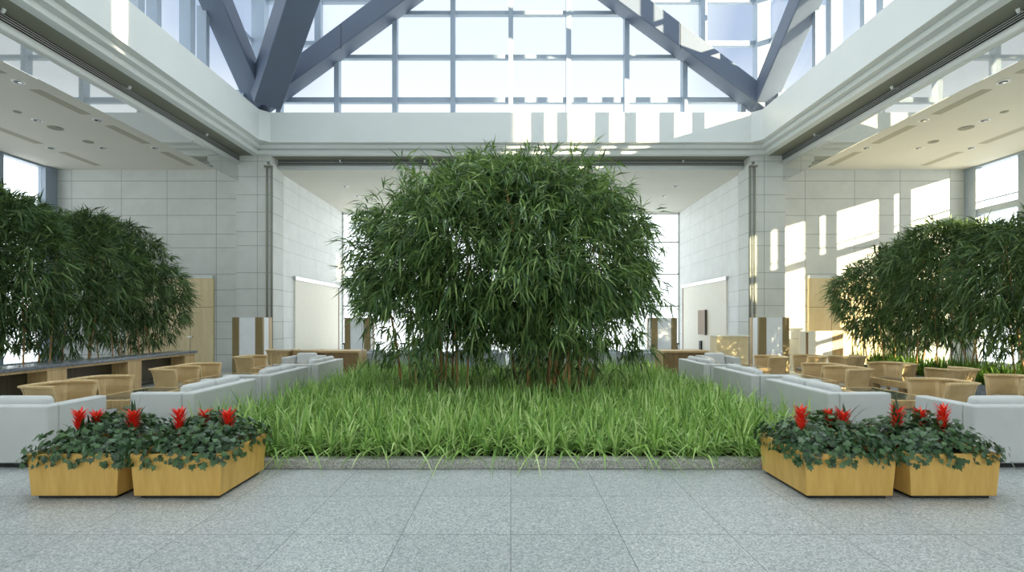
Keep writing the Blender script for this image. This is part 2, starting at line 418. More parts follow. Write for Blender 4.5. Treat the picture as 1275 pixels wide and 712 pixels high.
# unseen window wall added behind the viewpoint to light front-facing surfaces
fr, pn = MB(), MB()
for k in range(-4, 5): fr.box(k * 2.1 - .05, k * 2.1 + .05, -6.45, -6.3, 0, 6.5)
for z in (0, 2.2, 4.4): fr.box(-8.7, 8.7, -6.45, -6.3, z, z + .1)
pn.box(-8.7, 8.7, -6.39, -6.37, 0, 6.5)
fb_late = (fr, pn)
# back window
fr, pn = MB(), MB()
for z in (.02, 2.16, 3.63, 5.1, CZ - .1): fr.box(-7.75, 7.75, 23.08, 23.16, z, z + .07)
for k in (-4, -2, 0, 2, 4):
    x = k * 1.93; fr.box(x - .02, x + .02, 23.08, 23.16, 0, CZ)
pn.box(-7.75, 7.75, 23.12, 23.14, 0, CZ)
window(fr, pn, M['white'], 'bright window wall behind the bamboo'); window(*fb_late, M['mull'], 'unseen window wall added behind the viewpoint for light')

# clerestory glazing above the fascia, with the steel gables in front of it
SL = .753; PK = 14.0
def gable_low(u): return 8.0 + SL * (AX - abs(u))
ZR = 17.0
GO = .62                                            # glass plane outside the fascia line
zA = (8.57, 9.97, 11.37, 12.77); zB = (10.4, 11.78, 13.2, 14.6)
def glazing(axis, pos, sgn, cen, half):
    """glass wall in the plane axis=pos"""
    fr, pn = MB(), MB()
    def bar(u0, u1, z0, z1, d=.1):
        a, b = sorted((pos - sgn * d, pos + sgn * .05))
        u0, u1 = min(u0, u1), max(u0, u1)
        if axis == 'y': fr.box(cen + u0, cen + u1, a, b, z0, z1)
        else: fr.box(a, b, cen + u0, cen + u1, z0, z1)
    for k in range(-4, 5):
        u = k * 1.845
        zt = gable_low(u) if abs(u) < AX else 8
        bar(u - .075, u + .075, fz1 - .1, zt + .3, .2)
    for z in (zA if axis == 'y' else ()):
        w = AX - (z - 8.0) / SL
        if w > 0: bar(-w - .4, w + .4, z - .06, z + (.06 if z > 8.6 else .1))
    for z in zB:
        w = AX - (z - 8.75) / SL
        for s in (-1, 1): bar(s * max(w - .5, 0), s * (half + .6), z - .07, z + .07)
    for s in (-1, 1):
        bar(s * 6.15 - .1, s * 6.15 + .1, 9.9, ZR, .15)
        bar(s * 4.0 - .1, s * 4.0 + .1, 11.3, ZR, .15)
    a, b = sorted((pos + sgn * .05, pos + sgn * .03))
    if axis == 'y': pn.box(cen - half - .6, cen + half + .6, a, b, fz1 - .1, ZR)
    else: pn.box(a, b, cen - half - .6, cen + half + .6, fz1 - .1, ZR)
    return fr, pn
YC = (Y0 + Y1) / 2
fr, pn = glazing('y', Y1 + GO, 1, 0, AX); window(fr, pn, M['mull'], 'gridded glazing under the steel gable')
for s in (-1, 1):
    fr, pn = glazing('x', s * (AX + GO), s, YC, 7.65)
    window(fr, pn, M['mull'], 'glazing above the fascia beside the shaded bay' if s < 0 else 'glazing above the fascia beside the sunny bay')
fr = MB(); pn = MB()  # narrow glazed slot added behind the camera for the fascia sun patch
for x in (3.4, 4.15): fr.box(x - .1, x + .1, Y0 - .5, Y0 - .3, 10.4, ZR)
pn.box(3.45, 4.1, Y0 - .42, Y0 - .4, 10.4, ZR); window(fr, pn, M['mull'], 'unseen glazed slot added to throw a sun patch on the fascia')
fr, pn = MB(), MB()
for k in range(-4, 5):
    fr.box(k * 1.845 - .08, k * 1.845 + .08, Y0 - .5, Y1 + .6, ZR, ZR + .2); fr.box(-8.3, 8.3, YC + k * 1.845 - .08, YC + k * 1.845 + .08, ZR, ZR + .2)
pn.box(-8.3, 8.3, Y0 - .5, Y1 + .65, ZR + .08, ZR + .1); window(fr, pn, M['mull'], 'glass roof over the well')
# back corner posts, then unseen front panels added to block sun
for sx in (-1, 1):
    trim(MB().box(sx * 8.0 - .2, sx * 8.0 + .2, 15.86, 16.2, fz1 - .1, ZR), M['mull'], 'corner post of the glazing')
    trim(MB().box(sx * 8.2 - .15, sx * 8.2 + .15, -.2, 1.5, fz1 - .1, ZR), M['mull'])
# side columns in the clerestory
for sx in (-1, 1):
    m = MB()
    for y in (12.6, 10.85, 9.1, 7.35, 5.6, 3.85, 2.1): m.box(sx * 8.12 - .14, sx * 8.12 + .14, y - .1, y + .1, fz1 - .05, ZR)
    trim(m, M['mull'], 'upright posts above the fascia')
# steel gables
def gable(axis, a, b, cen, name):
    out = []
    for s in (-1, 1):
        lo0, lo1 = gable_low(AX + .25), gable_low(0)
        poly = [(cen + s * (AX + .25), lo0), (cen, lo1), (cen, lo1 + .85), (cen + s * (AX + .25), lo0 + .85)]
        zb = fz1 + .005
        poly = [(u, max(z, zb)) for (u, z) in poly]
        m = MB().prism(poly, axis, a, b)
        # shadow joints: a thin raised edge strip on the inner face
        out.append(trim(m, M['steel'], name, bevel=.03))
        j = MB()
        for q in (.32, .62):
            x = s * AX * (1 - q); z0 = gable_low(x)
            nx, nz = -s * SL / math.hypot(1, SL), 1 / math.hypot(1, SL)
            aa = a - .006 if axis == 'y' else (a - .006 if cen is None else a)
            d = .008
            poly = [(cen + x - d, z0 + .04), (cen + x + d, z0 + .04), (cen + x + d + .3 * s * -1 * 0, z0 + .8), (cen + x - d, z0 + .8)]
            if axis == 'y': j.prism(poly, 'y', a - .004, a + .01)
        if j.v: trim(j, M['slat'], 'joint in the steel beam')
    return out
gable('y', Y1 - .1, Y1 + GO - .1, 0, 'sloping steel beam of the end gable')
gable('x', -AX - GO + .1, -AX + .12, YC, 'sloping steel beam over the shaded bay')
gable('x', AX - .12, AX + GO - .1, YC, 'sloping steel beam over the sunny bay')
# raking strut from one corner
def strut(p, q, w, name):
    p, q = Vector(p), Vector(q); d = (q - p).normalized(); u = d.cross(Vector((0, 0, 1))).normalized(); v = u.cross(d)
    vs = [r + u * a * w + v * b * w for r in (p, q) for (a, b) in ((-.5, -.5), (.5, -.5), (.5, .5), (-.5, .5))]
    m = MB().add(vs, [(3, 2, 1, 0), (4, 5, 6, 7), (0, 1, 5, 4), (1, 2, 6, 5), (2, 3, 7, 6), (3, 0, 4, 7)])
    return trim(m, M['steel'], name, bevel=.03)
strut((-7.55, 15.4, 8.35), (-7.55 + 6.5, 15.4 - 6.5, 8.35 + 6.5 * 1.09), .8, 'dark raking steel strut from the corner')

# wood panelled wall with doors, both sides
for s in (-1, 1):
    a, b = sorted((s * 12.6, s * 9.75))
    m = MB().box(a, b, 16.44, 16.5, 0, 2.93)
    d = struct(m.build('door_%d' % (1 if s < 0 else 2), M['panel']), 'cream oak panelling with a flush door' if s < 0 else 'sunlit cream panelling by the far corner')
    g = MB()
    for x in (10.5, 11.35, 12.2): g.box(s * x - .006, s * x + .006, 16.436, 16.441, 0, 1.98)
    g.box(a, b, 16.436, 16.441, 1.975, 1.99)
    g.build('panel_joint', M['oakd'], d)
    MB().box(s * 10.45 - .1, s * 10.45 + .04, 16.36, 16.38, 1.0, 1.03).box(s * 10.42 - .02, s * 10.42 + .02, 16.37, 16.44, .99, 1.04).build('door_handle', M['chrome'], d)
    MB().box(a, b, 16.42, 16.5, 2.931, 3.02).build('light_strip', M['white'], d)
    # tall cream panel in the deep bay
    xi = s * 7.75
    a, b = sorted((xi, xi - s * .05))
    d = struct(MB().box(a, b, 17.95, 22.4, 0, 2.98).build('door_%d' % (3 if s < 0 else 4), M['cream']), 'pale panel on the side wall of the deep bay')
    MB().box(a - .01, b + .01, 22.4, 22.52, 0, 3.06).build('door_frame', M['oakd'], d)
    a2, b2 = sorted((xi, xi - s * .09)); MB().box(a2, b2, 17.9, 22.6, 2.985, 3.12).build('door_rail', M['chrome'], d)
    if s > 0:
        nm = MB().box(7.64, 7.7, 19.7, 20.5, .98, 1.95); nm.build('niche', M['oakd'], d)
        MB().box(7.62, 7.66, 19.68, 19.74, .96, 1.97).build('niche_edge', M['slat'], d)
        MB().box(7.64, 7.7, 20.2, 20.4, .3, .72).build('dark_slot', M['slat'], d)

# ------------------------------------------------------------------ ceiling lamps and small fixtures
lamp = thing('ceiling_downlight', 'x', 'ceiling light', (0, 0, 0))
MB().tube([(0, 0, -.012), (0, 0, 0)], [.11, .12], 20).build('trim_ring', M['white'], lamp, smooth=False)
rc_ = MB().disc(0, 0, -.016, -.011, .075).build('lamp_recess', M['black'], lamp)
MB().disc(.03, 0, -.022, -.015, .035, 12).build('bulb', M['chrome'], rc_)
LP = [(-10.2, 10.4, 'glossy strip row, first'), (-10.2, 12.4, 'glossy strip row, second'), (-10.2, 14.4, 'glossy strip row, by the stone wall'),
      (-11.7, 12.4, 'middle row, first'), (-11.7, 14.4, 'middle row, by the stone wall'), (-13.2, 14.4, 'window row')]
first = True
for s, side in ((-1, 'grey ceiling of the shaded bay'), (1, 'cream ceiling of the sunny bay')):
    for (x, y, w) in LP:
        lb = 'downlight in the %s, %s' % (side, w)
        if first: lamp.location = (x, y, CZ); lamp['label'] = lb; lamp['group'] = 'round ceiling downlights'; first = False
        else: dup(lamp, (-s * x, y, CZ), 0, lb, 'round ceiling downlights')
for (x, y, w) in ((-6.1, 18.56, 'above the pale panel, outer'), (-6.1, 20.0, 'above the pale panel, inner'), (6.1, 18.56, 'above the panel with a niche, outer'), (6.1, 20.0, 'above the panel with a niche, inner')):
    dup(lamp, (x, y, CZ), 0, 'tiny downlight in the deep bay ceiling ' + w, 'round ceiling downlights')
sp0 = None
for s, side in ((-1, 'grey'), (1, 'cream')):
    for (x, y, r, w) in ((11.7, 12.9, .17, 'larger flat disc'), (11.7, 13.9, .13, 'smaller flat disc near the stone wall'), (11.7, 11.9, .08, 'little dome')):
        o = thing('ceiling_speaker', '%s set in the %s ceiling between the lamps' % (w, side), 'ceiling speaker', (s * x, y, CZ), 0, 'flat ceiling speakers')
        MB().disc(0, 0, -.012, 0, r).build('rim', M['slot'], o)
        MB().disc(0, 0, -.016, -.011, r * .85).build('grille', M['soffit'], o)
fx = thing('spotlight', 'x', 'spotlight')
MB().tube([(0, 0, 0), (.12, 0, 0)], .009, 8).build('arm', M['chrome'], fx)
MB().tube([(.12, 0, -.03), (.14, 0, .04)], [.02, .03], 12).build('lamp_head', M['white'], fx)
first = True
FX = [(-8.6, y, 0, 'white spotlight on the slats above the shaded bay, ' + w) for y, w in ((8.38, 'first from the viewer'), (11.16, 'second from the viewer'), (14.0, 'last before the pillar'))]
FX += [(8.6, y, math.pi, 'white spotlight on the slats above the sunny bay, ' + w) for y, w in ((8.38, 'first from the viewer'), (11.16, 'second from the viewer'), (14.0, 'last before the pillar'))]
FX += [(x, 16.44, -math.pi / 2, 'white spotlight on the slats behind the bamboo crown, ' + w) for x, w in ((-5.55, 'by the shaded pillar'), (-2.8, 'just beside the crown'), (5.6, 'by the sunny pillar'))]
for (x, y, rz, lb) in FX:
    if first: fx.location = (x, y, 6.72); fx.rotation_euler.z = rz; fx['label'] = lb; fx['group'] = 'spotlights on the slats'; first = False
    else: dup(fx, (x, y, 6.72), rz, lb, 'spotlights on the slats')

# ------------------------------------------------------------------ planted bed
BX, BY0, BY1 = 3.86, 5.27, 13.75
kb = MB().box(-BX, BX, BY0, BY0 + .16, 0, .10).box(-BX, BX, BY1 - .12, BY1, 0, .11).box(-BX, -BX + .14, BY0 + .16, BY1 - .12, 0, .11).box(BX - .14, BX, BY0 + .16, BY1 - .12, 0, .11)
trim(kb, M['kerb'], 'low granite kerb round the grass bed', bevel=.01)
tag(MB().box(-BX + .15, BX - .15, BY0 + .17, BY1 - .13, 0.001, .085).build('soil', M['soil']), 'dark soil of the planted bed', 'soil', None, 'stuff')

def blades(cx, cy, z0, n, hmin, hmax, wid, spread, r):
    """arching strap leaves: n per tuft; returns verts, quads"""
    T = len(cx); N = T * n
    bx = np.repeat(cx, n) + r.normal(0, .018, N); by = np.repeat(cy, n) + r.normal(0, .018, N)
    tz = np.repeat(r.uniform(.68, 1.2, T), n)
    a = r.uniform(0, 2 * np.pi, N); L = r.uniform(hmin, hmax, N) * tz; sp = r.uniform(.12, 1, N) * spread
    w = wid * r.uniform(.7, 1.2, N)
    dx, dy = np.cos(a), np.sin(a)
    ts = np.array([0, .3, .6, .82, 1.0]); ws = np.array([.8, 1, .9, .55, .05])
    V = np.zeros((N, 5, 2, 3))
    for i, (t, ww) in enumerate(zip(ts, ws)):
        out = L * sp * (t ** 1.6) * .95
        z = L * (t * (1.05 - .25 * sp) - (sp ** 1.5) * .62 * t ** 2.6)
        px, py, pz = bx + dx * out, by + dy * out, z0 + np.maximum(z, -.12)
        for k, sg in ((0, -1), (1, 1)):
            V[:, i, k, 0] = px - dy * sg * w * ww; V[:, i, k, 1] = py + dx * sg * w * ww; V[:, i, k, 2] = pz
    base = (np.arange(N) * 10)[:, None, None]
    q = np.array([[2 * i, 2 * i + 1, 2 * i + 3, 2 * i + 2] for i in range(4)])
    return V.reshape(-1, 3), (base + q[None]).reshape(-1, 4)
# tufts on a jittered grid
g = .185
gx, gy = np.meshgrid(np.arange(-BX + .22, BX - .2, g), np.arange(BY0 + .2, BY1 - .2, g))
gx = gx.ravel() + rng.uniform(-.05, .05, gx.size); gy = gy.ravel() + rng.uniform(-.05, .05, gy.size)
bare = (((gx + 1.45) / 1.0) ** 2 + ((gy - 9.55) / .45) ** 2 < 1) | (((gx - .95) / 1.25) ** 2 + ((gy - 9.5) / .55) ** 2 < 1)
far = (gy > 9.3) & (np.abs(gx) < 2.4)
keep = ~bare & (~far | (rng.uniform(0, 1, gx.size) < .6))
gx, gy = gx[keep], gy[keep]
V, Q = blades(gx, gy, .08, 26, .30, .62, .0105, 1.35, rng)
tag(np_mesh('lily_turf', V, Q, M['grass']), 'dense strappy green grass filling the kerbed bed', 'grass', None, 'stuff')

# ------------------------------------------------------------------ bamboo
def fans(cen, out, n, L, W, r, droop=.35):
    N = len(cen) * n
    ax = out + r.normal(0, .45, out.shape); ax[:, 2] -= droop; ax /= np.linalg.norm(ax, axis=1)[:, None]
    b = np.repeat(cen, n, 0) + r.normal(0, .035, (N, 3))
    d = np.repeat(ax, n, 0) + r.normal(0, .52, (N, 3)); d /= np.linalg.norm(d, axis=1)[:, None]
    l = L * r.uniform(.6, 1.25, N)[:, None]; w = W * r.uniform(.75, 1.2, N)[:, None]
    ref = r.normal(0, .5, (N, 3)); ref[:, 2] += 1
    s = np.cross(d, ref); s /= np.linalg.norm(s, axis=1)[:, None] + 1e-6
    up = np.cross(s, d)
    dn = np.array([0, 0, -1.0])
    m = b + d * l * .38 + up * w * .35; t = b + d * l + dn * l * .2
    V = np.stack([b, b + d * l * .36 - s * w, m, b + d * l * .36 + s * w, t], 1).reshape(-1, 3)
    q = np.array([[0, 2, 1], [0, 3, 2], [1, 2, 4], [2, 3, 4]])
    Fc = ((np.arange(N) * 5)[:, None, None] + q[None]).reshape(-1, 3)
    return V, Fc
def culm(parent, base, top, r0, bend=(0, 0)):
    p0, p1 = Vector(base), Vector(top); n = max(10, int((p1 - p0).length / .12)); pts, rr = [], []
    for i in range(n + 1):
        t = i / n; p = p0.lerp(p1, t); k = math.sin(math.pi * t * .5) ** 2
        p = p + Vector((bend[0] * t * t, bend[1] * t * t, 0)); rad = r0 * (1 - .6 * t)
        pts.append(p); rr.append(rad * (1.35 if i % 3 == 0 and i else 1))
    m = MB().tube(pts, rr, 7); return m.build('culm', M['culm'], parent, smooth=True)
PZ = np.array([.45, .7, 1.0, 1.55, 2.1, 2.7, 3.05, 3.4, 3.8, 4.05, 4.25, 4.45])
PL = np.array([1.8, 2.0, 2.25, 2.6, 2.8, 2.95, 2.85, 2.6, 2.3, 1.75, 1.2, .3])
PRT = np.array([1.5, 1.7, 2.05, 2.6, 2.75, 2.7, 2.55, 2.5, 2.3, 2.0, 1.5, .5])
def dome(npts, r, cx=-.05, cy=9.75):
    P = []
    while len(P) < npts:
        z = r.uniform(.45, 4.45); a = r.uniform(0, 2 * np.pi); R = np.interp(z, PZ, PRT if math.cos(a) > 0 else PL)
        q = 1 - (r.uniform(0, 1) ** 2) * .85
        lump = 1 + .06 * math.sin(3 * a + z * 2.1) + .06 * math.sin(7 * a - 2.9 * z) + .04 * math.sin(11 * a + 5 * z)
        x, y = R * q * lump * math.cos(a), R * .62 * q * lump * math.sin(a)
        if z > 3.9 and r.uniform() < .12: z += .12
        if z < 1.7:
            if r.uniform() > .22 + .62 * (z - .45) / 1.25: continue
            if -.45 < x < .15 and r.uniform() < .7: continue
            if x < -1.6 and r.uniform() < .7: continue
            if x > 1.5 and r.uniform() < .35: continue
        if z < .75 and not (-1.9 < x < 1.8): continue
        P.append((x + cx, y + cy, z))
    return np.array(P)
K = dome(210, rng)
idx = rng.integers(0, len(K), 5600); P = K[idx] + rng.normal(0, 1, (5600, 3)) * np.array([.24, .24, .17])
P = np.concatenate([P, dome(2900, rng)]); P = P[(P[:, 2] > .4) & ~((np.abs(P[:, 0]) < 2.2) & (P[:, 2] < 1.08) & (rng.uniform(0, 1, len(P)) < .72))]
lft = P[:, 0] + rng.normal(0, .25, len(P)) < -.3
for msk, cenx, lb, bases in (
    (lft, -1.4, 'bamboo clump in the grass bed with thin separate stems, on the counter side', 'L'),
    (~lft, 1.0, 'bamboo clump in the grass bed with thick clustered stems, sunny side', 'R')):
    t = thing('bamboo', lb, 'bamboo', (cenx, 9.6, .085), 0, 'bamboo in the grass bed')
    Q = P[msk]; c = np.array([cenx * .55, 9.75, 2.3])
    out = (Q - c) / np.array([3, 1.9, 2.4]); out /= np.linalg.norm(out, axis=1)[:, None] + 1e-6
    V, Fc = fans(Q, out, 7, .33, .0155, rng, .75)
    np_mesh('foliage', V - np.array([cenx, 9.6, .085]), Fc, M['bamboo'], t)
    if bases == 'L':
        px = [(501, 478, -.5), (511, 480, -.2), (519, 492, -.1), (528, 490, .1), (543, 486, -.2), (549, 492, .1), (554, 486, .2), (571, 494, -.2), (581, 492, .3), (563, 484, .1)]
    else:
        px = [(645, 478, -.9), (653, 482, -.6), (659, 499, -.2), (672, 495, -.15), (680, 492, .35), (684, 494, .1), (688, 494, .5), (695, 500, 1.1), (709, 496, 0), (720, 494, .2), (727, 496, .3), (690, 488, .9), (735, 488, .6)]
    for (x, y, lean) in px:
        D = (H - .1) * F / (y - HY) ; X = (x - CX) / F * D
        if D > 11: D = 10.6; X = (x - CX) / F * D
        z1 = random.uniform(3.2, 4.3)
        culm(t, (X - cenx, D - 9.6, -.03), (X - cenx + lean * .7, D - 9.6 + random.uniform(-.2, .3), z1), random.uniform(.02, .03), (random.uniform(-.4, .4), 0))

# hedges
def hedge(s, top, labels, group):
    edges = [6.6, 8.5, 10.3, 12.1, 14.0]
    for i, lb in enumerate(labels):
        y0, y1 = edges[i], edges[i + 1]; cy = (y0 + y1) / 2
        t = thing('bamboo', lb, 'bamboo', (s * 9.7, cy, .3), 0, group)
        n = 1400 if i else 1000
        z = .95 + (top - .95) * (1 - rng.uniform(0, 1, n) ** 1.35 * .98); a = rng.uniform(0, 2 * np.pi, n)
        q = 1 - rng.uniform(0, 1, n) ** 2 * .9
        prof = np.interp(z, [.9, 1.4, 2.0, 2.8, top - .45, top], [.35, .6, .95, 1.15, .95, .35])
        x = s * 9.8 + prof * 1.15 * q * np.cos(a); y = cy + (y1 - y0) * .58 * q * np.sin(a)
        end = np.clip((y - 12.3) / 1.5, 0, 1.15); lim = top - (top - 2.0) * end ** 2.2 * .62
        z = np.where(y > 12.3, .95 + (z - .95) * (lim - .95) / (top - .95), z)
        z += .14 * np.sin(y * 2.3 + s) + .08 * np.sin(y * 5.1)
        x -= s * .35 * np.clip(1 - end, .0, 1) * 0
        k = (rng.uniform(0, 1, n) < .38 + .62 * np.clip((z - 1.1) / .9, 0, 1)) & (y < 14.0)
        Q = np.stack([x, y, z], 1)[k]
        c = np.array([s * 9.8, cy, 2.0]); out = (Q - c) / np.array([1.2, 1.3, 1.5]); out /= np.linalg.norm(out, axis=1)[:, None]
        V, Fc = fans(Q, out, 7, .33, .0155, rng, .7)
        np_mesh('foliage', V - np.array([s * 9.7, cy, .3]), Fc, M['hedge'], t)
        for k in range(7):
            yy = -.75 + 1.5 * k / 6 + random.uniform(-.1, .1)
            culm(t, (random.uniform(-.3, .3), yy, -.03), (random.uniform(-.5, .5), yy + random.uniform(-.2, .2), random.uniform(2.2, 2.9)), random.uniform(.012, .018))
hedge(-1, 3.85, ['dark bamboo behind the granite topped counter, cut off by the picture edge', 'dark bamboo behind the counter, second from the picture edge',
                 'dark bamboo behind the counter, third from the picture edge', 'dark bamboo at the wall end of the hedge behind the counter'], 'bamboo hedge behind the counter')
hedge(1, 3.5, ['bamboo in the sunny bay hedge, cut off by the picture edge', 'bamboo in the sunny bay hedge, second from the picture edge',
               'bamboo in the sunny bay hedge, third from the picture edge', 'backlit bamboo at the wall end of the sunny bay hedge'], 'bamboo hedge in the sunny bay')
for s in (-1, 1):                                   # raised planting troughs under the hedges
    a, b = sorted((s * 8.95, s * 11.0))
    tr = thing('planting_trough', 'low granite trough holding the bamboo hedge ' + ('behind the counter' if s < 0 else 'in the sunny bay'), 'planter', ((a + b) / 2, 10.3, 0))
    w = (b - a) / 2
    m = MB().box(-w, w, -3.7, -3.58, 0, .33).box(-w, w, 3.58, 3.7, 0, .33).box(-w, -w + .12, -3.58, 3.58, 0, .33).box(w - .12, w, -3.58, 3.58, 0, .33)
    m.build('trough_wall', M['lgranite'] if s < 0 else M['dgranite'], tr, bevel=.008)
    MB().box(-w + .121, w - .121, -3.579, 3.579, .002, .27).build('soil', M['soil'], tr)
    n = 220 if s > 0 else 170
    fxp = rng.uniform(a + .2, b - .2, n); fyp = rng.uniform(6.8, 13.7, n)
    if s > 0: fxp[:150] = rng.uniform(a + .15, a + .8, 150)
    V, Q = blades(fxp, fyp, .27, 26, .25, .62 if s > 0 else .45, .011, .9, rng)
    tag(np_mesh('fern', V, Q, M['fern']), 'feathery green undergrowth below the bamboo ' + ('behind the counter' if s < 0 else 'in the sunny bay'), 'plants', None, 'stuff')

# ------------------------------------------------------------------ granite topped counter
ct = thing('counter', 'long low counter with dark granite top on oak piers below the bamboo', 'counter', (-8.55, 0, 0))
MB().box(-.28, .28, 6.9, 13.25, .70, .76).build('countertop', M['dgranite'], ct, bevel=.006)
MB().box(-.25, .25, 6.95, 13.2, .655, .699).build('shelf_rail', M['oak'], ct)
for y in (7.35, 9.2, 11.1, 13.0):
    MB().box(-.2, .24, y - .2, y + .2, .0, .654).build('pier', M['oak'], ct, bevel=.006)
for y in (8.05, 9.95, 11.85): MB().box(-.2, -.12, y - .45, y + .95, .12, .654).build('back_panel', M['olive_shade'], ct)

# ------------------------------------------------------------------ sofas
def make_sofa(L, name, label, fab, ncush, dep=.8):
    """local: back along x=0 facing -x (seat toward -x), length along +y"""
    t = thing(name, label, 'sofa' if ncush > 1 else 'armchair')
    th = .15; h = .66; f = M[fab]; cu = M['cush'] if fab == 'sofa' else M['sofad']
    MB().box(-th, 0, 0, L, .05, h).build('backrest', f, t, bevel=.025, seg=3)
    for (y0, y1) in ((.002, th), (L - th, L - .002)): MB().box(-dep, -th - .002, y0, y1, .05, h - .003).build('armrest', f, t, bevel=.025, seg=3)
    MB().box(-dep + .03, -th - .002, th + .002, L - th - .002, .08, .26).build('seat_base', f, t, bevel=.01)
    MB().box(-dep + .06, -.05, .05, L - .05, 0, .049).build('plinth', M['black'], t)
    W = (L - 2 * th - .01) / ncush
    for k in range(ncush):
        y0 = th + .005 + k * W
        MB().box(-dep + .0, -th - .16, y0 + .005, y0 + W - .005, .262, .40).build('seat_cushion', cu, t, bevel=.04, seg=3)
        c = MB().frustum((-th - .2, -th - .012, y0 + .01, y0 + W - .01), (-th - .14, -th - .0, y0 + .01, y0 + W - .01), .402, h + .075)
        c.build('back_cushion', cu, t, bevel=.05, seg=3)
    return t
SG = 'grey sofas round the grass bed'
proto = make_sofa(1.55, 'sofa', 'x', 'sofa', 2)
proto.location = (-3.95, 6.25, 0); proto['label'] = 'light grey sofa backing onto the bed on the counter side, behind the planters'; proto['group'] = SG
dup(proto, (-3.95, 8.25, 0), 0, 'light grey sofa on the counter side, middle of the three along the bed', SG)
dup(proto, (-3.95, 10.3, 0), 0, 'light grey sofa on the counter side by the low oak console', SG)
def dupm(loc, lb): return dup(proto, loc, math.pi, lb, SG)    # turned round: back toward -x
dupm((3.95, 6.25 + 1.55, 0), 'light grey sofa backing onto the bed on the sunny side, behind the planters')
dupm((3.95, 8.25 + 1.55, 0), 'light grey sofa on the sunny side, middle of the three along the bed')
dupm((3.95, 10.3 + 1.55, 0), 'light grey sofa on the sunny side by the low oak console')
# sofas whose backs face the viewer: seat toward +y -> rotate by -90 deg (local -x -> +y)
dup(proto, (-4.9 - 1.55, 5.3, 0), -math.pi / 2, 'grey sofa behind the planters turned away, cut by the counter side picture edge', SG)
dup(proto, (4.9, 5.3, 0), -math.pi / 2, 'grey sofa behind the planters turned away, cut by the sunny side picture edge', SG)
bs = make_sofa(1.55, 'sofa', 'x', 'sofad', 2)
bs.location = (-3.33, 13.9, 0); bs.rotation_euler.z = -math.pi / 2; bs['label'] = 'blue grey sofa back at the far bed end, second from the counter side'; bs['group'] = 'seats at the far end of the bed'
for x, w in ((-1.7, 'behind the thin orange stems'), (-.05, 'behind the middle gap of the bamboo'), (1.6, 'behind the thick cluster of stems')):
    dup(bs, (x, 13.9, 0), -math.pi / 2, 'blue grey sofa back at the far bed end, ' + w, 'seats at the far end of the bed')
ba = make_sofa(.78, 'armchair', 'x', 'sofad', 1)
ba.location = (-4.15, 13.9, 0); ba.rotation_euler.z = -math.pi / 2; ba['label'] = 'blue grey armchair back at the far bed corner on the counter side'; ba['group'] = 'seats at the far end of the bed'
dup(ba, (3.3, 13.9, 0), -math.pi / 2, 'blue grey armchair back at the far bed corner on the sunny side', 'seats at the far end of the bed')
ga = make_sofa(.82, 'armchair', 'x', 'sofa', 1)
ga.location = (-4.75, 12.95, 0); ga.rotation_euler.z = math.pi / 2; ga['label'] = 'grey armchair facing the viewer beside the low console on the counter side'; ga['group'] = 'grey armchairs by the consoles'
dup(ga, (4.75 + .82, 12.95, 0), math.pi / 2, 'grey armchair facing the viewer beside the low console on the sunny side', 'grey armchairs by the consoles')

# ------------------------------------------------------------------ cane armchairs (face +x)
def make_cane():
    t = thing('cane_armchair', 'x', 'armchair')
    hw, xb, xf, r = .29, -.17, .3, .18
    path, nrm = [], []
    def add(x, y, nx, ny): path.append((x, y)); nrm.append((nx, ny))
    for x in (xf, .2, .08): add(x, -hw, 0, -1)
    for k in range(7):
        a = math.radians(-90 - 90 * k / 6); add(xb + r + r * math.cos(a), -hw + r + r * math.sin(a), math.cos(a), math.sin(a))
    for k in range(7):
        a = math.radians(180 - 90 * k / 6); add(xb + r + r * math.cos(a), hw - r + r * math.sin(a), math.cos(a), math.sin(a))
    for x in (.08, .2, xf): add(x, hw, 0, 1)
    zs = [.30, .42, .54, .62, .67]; off = [0, .006, .022, .042, .06]
    prof = [(o + .008, z) for o, z in zip(off, zs)] + [(o - .008, z) for o, z in reversed(list(zip(off, zs)))]
    MB().sweep(path, nrm, prof).build('cane_shell', M['cane'], t, smooth=False)
    MB().sweep(path, nrm, [(.02, .672), (.1, .682), (.105, .7), (.03, .712), (.018, .695)]).build('top_rail', M['rim'], t)
    MB().sweep(path, nrm, [(-.018, .27), (.018, .27), (.018, .315), (-.018, .315)]).build('bottom_rail', M['oak'], t)
    st = [0, 5, 9, 10, 14, len(path) - 1]
    for i in st:
        p, q = path[i], nrm[i]; tx, ty = -q[1], q[0]; m = MB()
        vs = []
        for o, z in zip(off, zs):
            for (oo, tt) in ((-.014, -.02), (.018, -.02), (.018, .02), (-.014, .02)):
                vs.append((p[0] + q[0] * (o + oo) + tx * tt, p[1] + q[1] * (o + oo) + ty * tt, z + .002))
        fs = [(i2 * 4 + k, i2 * 4 + (k + 1) % 4, i2 * 4 + 4 + (k + 1) % 4, i2 * 4 + 4 + k) for i2 in range(len(zs) - 1) for k in range(4)] + [(3, 2, 1, 0), tuple(range(len(vs) - 4, len(vs)))]
        m.add(vs, fs).build('stile', M['rim'], t)
    MB().box(-.12, .29, -.26, .26, .24, .31).build('seat_frame', M['oak'], t, bevel=.006)
    MB().box(-.14, .29, -.255, .255, .312, .40).build('seat_cushion', M['seat'], t, bevel=.03, seg=3)
    for (x, y) in ((.26, -.26), (.26, .26), (-.11, -.23), (-.11, .23)):
        MB().frustum((x - .018, x + .018, y - .018, y + .018), (x - .025, x + .025, y - .025, y + .025), 0, .27).build('leg', M['oak'], t)
    return t
ch = make_cane(); CG = 'woven cane armchairs'
